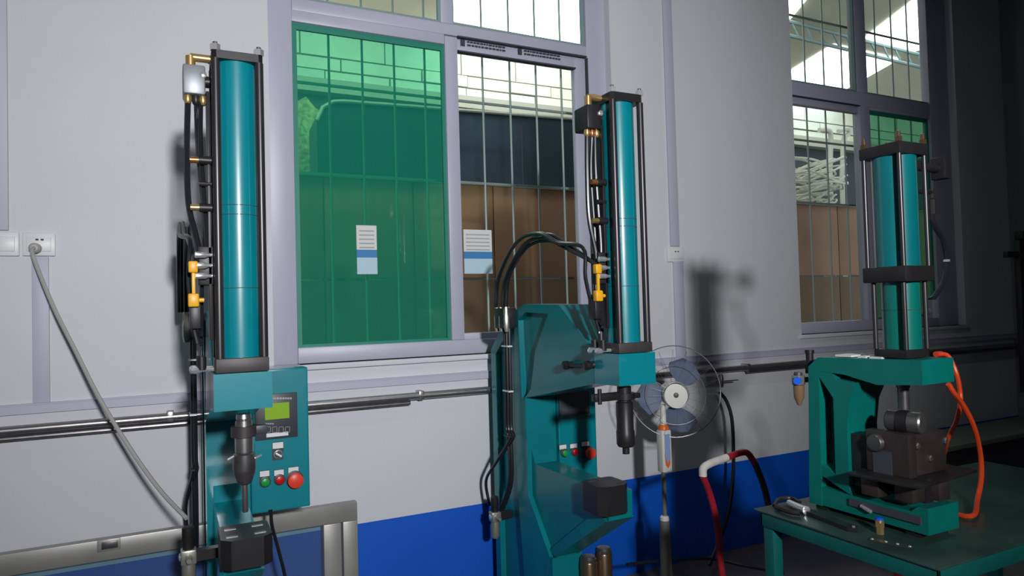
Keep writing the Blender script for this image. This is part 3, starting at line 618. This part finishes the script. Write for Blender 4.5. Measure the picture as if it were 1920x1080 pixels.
for i in range(20):
    an = 2*PI*i/20; d = fr_*math.cos(an)+fu*math.sin(an)
    b.tube([fc+fd*.055+d*.055, fc+fd*.047+d*.13, fc+fd*.02+d*.178, fc+d*rad], .0005, 4, 2)
    b.tube([fc-fd*.085+d*.05, fc-fd*.06+d*.12, fc-fd*.02+d*.178, fc+d*rad], .0005, 4, 2)
b.build('guard_wires', 'wire', fn, kind='stuff')
M().lathe(fc-fd*.03, -fd, [(0, .05), (.02, .058), (.08, .056), (.11, .04), (.115, 0)], 24).build('motor_housing', 'cream', fn)
fb = lambda px, py: at(px, py, FY+.03)
p_a, p_b, p_c, p_d = fb(1244, 800), fb(1244, 885), fb(1246, 975), fb(1246, 1075)
M().lathe(p_a+Z_*.10-fd*.0, -Z_, [(0, .012), (.08, .014), (.10, .020)], 14).build('neck', 'cream', fn)
M().lathe(p_a, -Z_, [(-.012, .016), (0, .024), (.012, .025)], 20).build('neck_collar', 'orangep', fn)
cbx = M().box(p_a+Vector((-.027, -.022, -.012)), Vector((p_a.x+.027, p_a.y+.022, p_b.z)), .008).build('control_housing', 'cream', fn)
zc0, zc1 = p_a.z-.03, p_b.z+.04
M().prism([Vector((p_a.x+dx, p_a.y-.0225, z)) for dx, z in ((-.014, zc0), (.014, zc0), (.014, zc1+.03), (0, zc1), (-.014, zc1+.03))], (0, -.003, 0)).build('control_face', 'bluep', cbx)
M().prism([Vector((p_a.x+dx, p_a.y-.0220, z)) for dx, z in ((-.016, zc1+.045), (0, zc1+.02), (.016, zc1+.045), (.012, zc1-.004), (0, zc1-.02), (-.012, zc1-.004))], (0, -.002, 0)).build('control_trim', 'orangep', cbx)
M().lathe((p_b.x, p_b.y, p_b.z), -Z_, [(0, .010), (p_b.z-p_c.z+.02, .010)], 16).build('inner_pole', 'pole', fn)
M().lathe((p_c.x, p_c.y, p_c.z+.02), -Z_, [(0, .014), (.006, .020), (.03, .022)], 16).build('pole_collar', 'cream', fn)
M().lathe((p_c.x, p_c.y, p_c.z), -Z_, [(0, .022), (p_c.z-.05, .030)], 18).build('outer_pole', 'pole', fn)
M().lathe((p_c.x, p_c.y, 0), Z_, [(0, .20), (.018, .20), (.03, .16), (.05, .04), (.055, 0)], 40).build('base', 'pole', fn)

# ================================================================ cable and valve on the pipe
vv = thing('pipe_valve', at(1362, 716, 2.93), 'small steel valve with black lever on the wall pipe right of the fan', 'valve')
p = at(1352, 714, 2.93); M().lathe(p-Z_*.035, Z_, [(0, .010), (.02, .014), (.05, .014), (.07, .010)], 12).build('body', 'steel', vv); M().box(p+Vector((.0, -.03, -.002)), at(1378, 714, 2.93)+Vector((0, -.01, .008)), .003).build('lever', 'rubber', vv)
hc = M().tube([at(1349, 735, 2.90), at(1362, 752, 2.88), at(1372, 785, 2.86), at(1375, 840, 2.85), at(1374, 900, 2.85), at(1366, 960, 2.82), at(1350, 1010, 2.75), at(1330, 1060, 2.7)], .0095, 8, 6).build('black_air_hose', 'rubber'); tag(hc, 'black air hose hanging from the wall pipe right of the fan', 'hose')
fh = M().tube([at(1175, 1058, 2.5), at(1240, 1052, 2.55), at(1330, 1048, 2.6), at(1400, 1062, 2.5), at(1470, 1075, 2.4)], .007, 6, 5).build('floor_cable', 'rubber'); tag(fh, 'black cable trailing low past the foot of the fan', 'cable')

# ================================================================ red trolley handle
tp = [(1362, 1130), (1352, 1060), (1345, 985), (1332, 930), (1318, 893), (1319, 878), (1332, 869), (1362, 858), (1388, 849), (1402, 850), (1415, 868), (1430, 905), (1440, 945), (1450, 1010), (1456, 1090)]
TP = [at(x, y, 2.0 + .0006*(x-1340)) for x, y in tp]
tl = thing('hand_trolley', (TP[0].x, 2.0, 0), 'dark red tubular trolley handle with white tape, standing between fan and bench', 'trolley')
M().tube(TP[:5], .0125, 12, 5).build('handle_tube', 'redp', tl); M().tube(TP[7:11], .0125, 12, 5).build('handle_tube', 'redp', tl)
M().tube(TP[4:8], .0145, 12, 5).build('tape_wrap', 'tape', tl, label='white tape wound on the bend')
M().tube(TP[10:], .0128, 12, 5).build('grip_sleeve', 'bezel', tl, label='dark sleeve of the right side')
M().box((TP[0].x-.02, 1.9, .02), (TP[-1].x+.03, 2.2, .04), .003).build('toe_plate', 'redp', tl)
M().tube([TP[0], (TP[0].x, 2.02, .04)], .0125, 10, 1).build('handle_tube', 'redp', tl); M().tube([TP[-1], (TP[-1].x, 2.05, .04)], .0125, 10, 1).build('handle_tube', 'redp', tl)

# ================================================================ bench with small press
ZTB = .80; tx0 = atZ(1413, 953, ZTB).x; ty1 = atZ(1413, 953, ZTB).y; ty0 = atZ(1750, 1070, ZTB).y; tx1 = 2.62
bt = thing('steel_bench', ((tx0+tx1)/2, (ty0+ty1)/2, 0), 'dark green steel bench carrying the small press at right', 'bench')
M().box((tx0, ty0, ZTB-.006), (tx1, ty1, ZTB), .002).build('bench_top', 'topd', bt)
for a, c in (((tx0+.006, ty0+.004, ZTB-.045), (tx0+.012, ty1-.02, ZTB-.006)), ((tx0+.006, ty0+.004, ZTB-.045), (tx1-.01, ty0+.010, ZTB-.006)), ((tx0+.006, ty1-.026, ZTB-.045), (tx1-.01, ty1-.02, ZTB-.006)), ((tx1-.016, ty0+.004, ZTB-.045), (tx1-.01, ty1-.02, ZTB-.006))): M().box(a, c, .001).build('apron', 'benchg', bt)
for x in (tx0+.010, tx1-.05):
    for y in (ty0+.012, ty1-.06): M().box((x, y, 0), (x+.035, y+.035, ZTB-.006), .002).build('leg', 'benchg', bt)

# small press -----------------------------------------------------
XS = 1.65; XC = 1.712; YA = 1.178; WD = .127
sp = thing('bench_press', (XC, 1.25, ZTB), 'small green C-frame press with thick cylinder and mid band on the bench', 'press')
g = lambda px, py: (lambda p: (p.y, p.z))(atX(px, py, XS))
Sx = lambda L, x0: [Vector((x0, y, z)) for y, z in L]
yF = 1.083; zT, zHb = 1.2416, 1.181; yR = 1.425
outl = [(yF, zHb), (yF, zT), (1.387, 1.233), (1.421, 1.205), (1.436, ZTB+.012), (yF, ZTB+.012), (yF, .882), (1.15, .882), (1.31, .90), (1.31, 1.12), (1.275, 1.165), (1.205, 1.171)]
b = M(); b.prism(Sx(inset(outl, .005), XS+.045), (WD-.09, 0, 0))
thick = [[(yF, zHb), (yF, zT), (1.387, 1.233), (1.395, 1.196), (1.30, 1.190), (1.205, 1.171)],
 [(1.387, 1.233), (1.421, 1.205), (1.436, ZTB+.012), (1.392, ZTB+.012), (1.385, 1.20)],
 [(1.34, 1.12), (1.392, 1.185), (1.372, 1.222), (1.315, 1.165)],
 [(1.30, .89), (1.345, .89), (1.343, 1.12), (1.35, 1.15), (1.33, 1.178), (1.265, 1.172), (1.29, 1.12), (1.30, 1.05)],
 [(1.29, .86), (1.31, .90), (1.40, .935), (1.40, .90)],
 [(yF, ZTB+.012), (yF, .882), (1.11, .882), (1.13, .866), (1.30, .866), (1.44, .872), (1.436, ZTB+.012)]]
for k, L in enumerate(thick): b.prism(Sx(inset(L, .0005*k), XS+.0005*k), (WD-.001*k, 0, 0))
b.build('c_frame', 'tealg', sp)
M().box((XS-.004, 1.10, .838), (XS+.001, 1.30, .856)).build('base_slot', 'seal', sp)
for y in (1.11, 1.38): M().box((XS+.01, y, ZTB), (XS+WD-.01, y+.04, ZTB+.0125)).build('foot', 'black', sp)
b = M()
for (ya, yb2_) in ((1.20, 1.235), (1.245, 1.27), (1.29, 1.34)): b.box((XS+.015, ya, zT-.004), (XS+.075, yb2_, zT+.0012))
b.build('worn_top_patches', 'paper', sp, label='bare pale patches on top of the arm')
XA = XC+.003; h3 = lambda py, px=1690: at(px, py, YA-.02).z
def plate3(z0, z1_, hw, nm): M().box((XA-hw, YA-hw, z0), (XA+hw, YA+hw, z1_), .003).build(nm, 'black', sp)
zt1, zt0, zm1, zm0, zl1, zl0 = at(1690, 270, YA-.03).z, at(1690, 292, YA-.03).z, at(1698, 499, YA-.03).z, at(1698, 528, YA-.03).z, zT+.022, zT
plate3(zt0, zt1, .058, 'top_plate'); plate3(zm0, zm1, .060, 'mid_plate'); plate3(zl0, zl1, .046, 'base_flange')
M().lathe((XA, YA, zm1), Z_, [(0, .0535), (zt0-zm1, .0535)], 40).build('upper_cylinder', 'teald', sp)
M().lathe((XA+.006, YA, zl1), Z_, [(0, .0455), (zm0-zl1, .0455)], 40).build('lower_cylinder', 'greend', sp)
M().lathe((XA+.006, YA, zl1+.10), Z_, [(0, .0456), (.0008, .0462), (.0016, .0456)], 40).build('cylinder_joint', 'seal', sp)
for dx in (-.050, .050):
    for dy in (-.050, .050):
        M().cyl((XA+dx, YA+dy, zm1), (XA+dx, YA+dy, zt0), .006, 12).build('tie_rod', 'rod', sp)
        M().cyl((XA+dx*.84, YA+dy*.84, zl1), (XA+dx*.84, YA+dy*.84, zm0), .006, 12).build('tie_rod', 'rod', sp)
        nn = M().lathe((XA+dx*.98, YA+dy*.98, zt1-.001), Z_, [(0, .0095), (.012, .0095)], 6).build('nut', 'brz', sp)
        M().lathe((XA+dx*.98, YA+dy*.98, zt1+.010), Z_, [(0, .006), (.016, .0055), (.018, 0)], 10).build('stud_end', 'brz', nn)
p = at(1757, 320, YA+.02); M().box((p.x-.034, YA-.022, p.z-.030), (p.x-.006, YA+.018, p.z+.030), .003).build('valve_block', 'black', sp)
M().cyl((XA+.05, YA, p.z), (p.x-.02, YA, p.z), .012, 12).build('port', 'black', sp)
hz_ = [at(1748, 395, YA), at(1750, 420, YA), at(1768, 450, YA), at(1775, 488, YA), at(1770, 525, YA), at(1752, 556, YA), at(1745, 562, YA)]
M().tube(hz_, .007, 8, 5).build('side_hose', 'rubber', sp); M().lathe(hz_[0]+Z_*.0, Z_, [(-.01, .009), (.03, .009), (.034, .006), (.06, .006)], 10).build('fitting', 'black', sp)
M().cyl(hz_[0]+Z_*.05, (XA, YA, hz_[0].z+.05), .006, 8).build('fitting', 'black', sp)
M().box((hz_[-1].x-.014, YA-.014, hz_[-1].z-.05), (hz_[-1].x+.012, YA+.014, hz_[-1].z), .002).build('port_block', 'bezel', sp); M().cyl((XA, YA, hz_[-1].z-.03), (hz_[-1].x, YA, hz_[-1].z-.03), .010, 8).build('fitting', 'bezel', sp)
M().lathe(hz_[3]-Z_*.004, Z_, [(0, .0082), (.006, .0082)], 10).build('clip', 'chrome', sp)
# ram, clevis roller
xr = XA-.0; zr = at(1710, 725, YA).z
M().lathe((xr, YA, zHb), -Z_, [(0, .016), (.018, .016), (.020, .014), (.075, .014)], 20).build('ram', 'dsteel', sp)
ra = at(1709, 788, YA); ax = Vector((.93, -.36, 0)).normalized(); ax = Vector((.25, -.968, 0))
cen = Vector((xr-.004, YA, ra.z))
M().lathe(cen-ax*.040, ax, [(0, .024), (.003, .027), (.032, .027), (.034, .018)], 28).build('roller', 'dsteel', sp)
M().lathe(cen-ax*.012, ax, [(0, .029), (.024, .029)], 28).build('clevis', 'black', sp)
M().lathe(cen+ax*.012, ax, [(0, .018), (.002, .027), (.030, .027), (.034, .024)], 28).build('roller', 'steel', sp)
# die set on the base
dg = lambda px, py, Y: at(px, py, Y)
b0 = M(); z_pl = at(1700, 905, 1.12).z; zpt = z_pl+.012
M().box((XS-.055, 1.085, z_pl-.004), (XS+WD+.10, 1.27, z_pl+.004), .001, Matrix.Rotation(.10, 3, 'Z')).build('die_plate', 'oiled', sp)
M().box((XS+.0, 1.12, .882), (XS+.05, 1.17, z_pl-.003), .003).build('die_riser', 'rust', sp); M().box((XS-.02, 1.20, .882), (XS+.03, 1.25, z_pl-.003), .003).build('die_riser', 'rust', sp)
M().box((XS+.075, 1.10, .882), (XS+.12, 1.2, z_pl-.003), .003).build('die_riser', 'rust', sp); M().box((XS+.05, 1.12, .872), (XS+.08, 1.24, z_pl-.003)).build('die_riser', 'black', sp)
zd = cen.z-.022
M().box((XS+.0, 1.125, z_pl+.004), (XS+.03, 1.245, zd), .003).build('die_side', 'rust', sp); M().box((XS+.03, 1.135, z_pl+.004), (XS+.165, 1.235, zd-.004), .003).build('die_body', 'rust', sp)
M().lathe((XS+.0, 1.215, zd-.032), -X_, [(-.01, .024), (.004, .024), (.010, .020), (.012, 0)], 24).build('die_pin', 'dsteel', sp)
M().box((XS-.0015, 1.172, z_pl+.004), (XS+.0015, 1.225, zd-.05)).build('die_notch', 'seal', sp)
for px, py in ((1719, 836), (1771, 826), (1743, 859)):
    q = at(px, py, 1.134); M().lathe((q.x, 1.1355, q.z), -Y_, [(0, .009), (.006, .009), (.008, .006)], 6).build('bolt', 'steel', sp)
M().box((XS+.015, 1.25, .89), (XS+.11, 1.31, 1.03), .003).build('guide_slide', 'black', sp)
# regulator on the rear of the small press
q = at(1497, 712, 1.46); rg = M().box(q+Vector((-.014, -.014, -.016)), q+Vector((.014, .014, .014)), .004).build('air_regulator', 'olive', sp)
M().lathe(q+Z_*.014, Z_, [(0, .013), (.008, .011), (.010, 0)], 14).build('cap', 'bezel', rg)
M().lathe(q-Z_*.016, -Z_, [(0, .015), (.006, .0155), (.036, .0145), (.048, .009), (.058, .006), (.060, 0)], 16).build('bowl', 'amber', rg, label='amber translucent bowl')
M().lathe(q, -(X_*.8+Y_*.6), [(.010, .008), (.020, .008), (.024, .011), (.034, .011)], 12).build('push_fitting', 'blue', rg)
M().box(q+Vector((.01, -.01, -.008)), Vector((XS+.05, 1.445, q.z+.008)), .002).build('bracket', 'dsteel', rg)
q2 = at(1518, 668, 1.44); M().lathe(q2-Z_*.026, Z_, [(0, .013), (.012, .013), (.013, .0105), (.034, .0105), (.035, .013), (.045, .013)], 16).build('silencer', 'black', sp); M().box(q2+Vector((-.01, -.02, -.05)), q2+Vector((.06, .01, -.024)), .002).build('bracket', 'black', sp)

# orange hoses ------------------------------------------------------
XH = 1.80
oh = [at(1760, 664, 1.24), at(1778, 668, 1.22), at(1793, 700, 1.2), at(1800, 735, 1.2), at(1800, 760, 1.2), at(1793, 790, 1.24), at(1785, 806, 1.28), at(1775, 830, 1.31), at(1770, 860, 1.38)]
tag(M().tube(oh, .0062, 8, 6).build('orange_hose', 'orange'), 'short orange air hose curling in behind the small press die', 'hose')
oh = [at(1778, 720, 1.16), at(1788, 736, 1.16), at(1806, 760, 1.17), at(1826, 800, 1.18), at(1838, 850, 1.2), at(1840, 895, 1.2), at(1833, 935, 1.19)]
e_ = atZ(1820, 972, ZTB+.007); oh += [Vector((e_.x, e_.y, ZTB+.012)), Vector((e_.x+.03, e_.y+.12, ZTB+.008)), Vector((e_.x+.12, e_.y+.2, ZTB+.008))]
tag(M().tube(oh, .0068, 8, 6).build('orange_hose', 'orange'), 'long orange air hose looping right of the small press down to the bench', 'hose')
M().lathe(at(1760, 664, 1.24), X_, [(-.014, .008), (.012, .008)], 10).build('red_fitting', 'redb', sp)

# things on the bench -------------------------------------------------
pt = lambda x, y, dz=0: atZ(x, y, ZTB)+Z_*dz
t = thing('grease_gun', pt(1480, 952), 'dark tool with bright chrome barrel lying at the left corner of the bench', 'tool')
M().tube([pt(1480, 951, .012), pt(1509, 964, .012)], .010, 12, 1).build('barrel', 'chrome', t); M().tube([pt(1452, 955, .010), pt(1462, 945, .014), pt(1484, 943, .014), pt(1500, 950, .012)], .006, 8, 5).build('lever', 'black', t)
M().tube([pt(1455, 957, .010), pt(1480, 966, .010), pt(1500, 969, .010)], .008, 8, 5).build('handle', 'black', t); M().lathe(pt(1509, 964, .012), (pt(1509, 964)-pt(1480, 951)), [(0, .012), (.008, .012), (.010, .008)], 14).build('nozzle', 'chrome', t)
dr = (pt(1608, 999)-pt(1512, 962)); dr.z = 0; L_ = dr.length; dr.normalize(); sd = Vector((-dr.y, dr.x, 0)); o_ = pt(1512, 962, .001)
t = thing('tool_bar', pt(1560, 985), 'long flat dark steel bar lying along the front of the bench', 'tool')
M().prism([o_+sd*.012, o_-sd*.014, o_+dr*L_*.9-sd*.016, o_+dr*L_, o_+dr*L_*.9+sd*.016], (0, 0, .010)).build('bar', 'oiled', t); M().lathe(o_+dr*L_*.93+Z_*.010, Z_, [(0, .004), (.003, .004)], 10).build('rivet', 'chrome', t)
p = pt(1650, 1001); t = thing('brass_fitting', p, 'brass push-in fitting with blue ring standing on the bench', 'fitting')
M().lathe(p, Z_, [(0, .0095), (.018, .0095), (.0185, .0115), (.030, .0115)], 6).build('hex_body', 'brass', t); M().lathe(p+Z_*.030, Z_, [(0, .0105), (.006, .0105)], 16).build('collar', 'brass', t); M().lathe(p+Z_*.036, Z_, [(0, .0095), (.005, .0095), (.006, .006)], 16).build('push_ring', 'blue', t, label='blue push ring')
p = pt(1673, 1019); d2 = (pt(1712, 1028)-pt(1632, 1012)); d2.z = 0; L2 = d2.length; d2.normalize(); s2 = Vector((-d2.y, d2.x, 0)); o2 = pt(1632, 1013, .001)
t = thing('link_strip', p, 'small riveted metal strip lying in front of the brass fitting', 'strip')
M().prism([o2+s2*.008, o2-s2*.008, o2+d2*L2-s2*.008, o2+d2*L2+s2*.008], (0, 0, .003)).build('strip', 'dsteel', t)
for k in (.05, .38, .65, .93): M().lathe(o2+d2*L2*k+Z_*.003, Z_, [(0, .004), (.002, .003), (.0025, 0)], 10).build('rivet', 'chrome', t)
p = atX(1624, 954, XS-.006); t = tag(M().box(p+Vector((-.004, -.016, -.004)), p+Vector((.006, .016, .004)), .001, Matrix.Rotation(.3, 3, 'X')).build('highlight_chip', 'chrome'), 'tiny bright chip standing in for a highlight on the side of the small press base', 'clip')  # chrome chip put in to imitate a small white highlight

# ================================================================ back right corner
bb = thing('back_bench', (4.3, 2.3, 0), 'long bench with pale green top in the dark right corner behind the hoses', 'bench')
zbb = at(1900, 785, 2.9).z; yfb = 2.57
xbb = at(1765, 810, 2.6).x
M().box((xbb, yfb, zbb-.03), (XR-.02, 2.93, zbb), .003).build('bench_top', 'topg', bb); M().box((xbb+.02, yfb+.03, .0), (XR-.05, yfb+.05, zbb-.03)).build('front_panel', 'seal', bb)
for x in (xbb+.05, 5.5): M().box((x, 2.86, 0), (x+.05, 2.91, zbb-.03)).build('leg', 'benchg', bb)
st = thing('dark_stand', at(1905, 560, 2.6), 'black upright stand with side arm at the right edge of the picture', 'stand')
a = at(1905, 450, 2.6); M().box((a.x-.0, 2.58, .75), (a.x+.14, 2.62, a.z), .004).build('post', 'black', st); q = at(1890, 477, 2.6); M().box((q.x-.03, 2.585, q.z-.02), (a.x+.02, 2.615, q.z+.02), .004).build('arm', 'black', st); M().box((a.x+.03, 2.57, a.z), (a.x+.12, 2.63, a.z+.06), .01).build('head', 'black', st)
rb = tag(M().box((2.15, 1.5, 0), (2.19, 1.54, .6), .003).build('red_post', 'redp'), 'dark red upright half hidden under the steel bench', 'post')
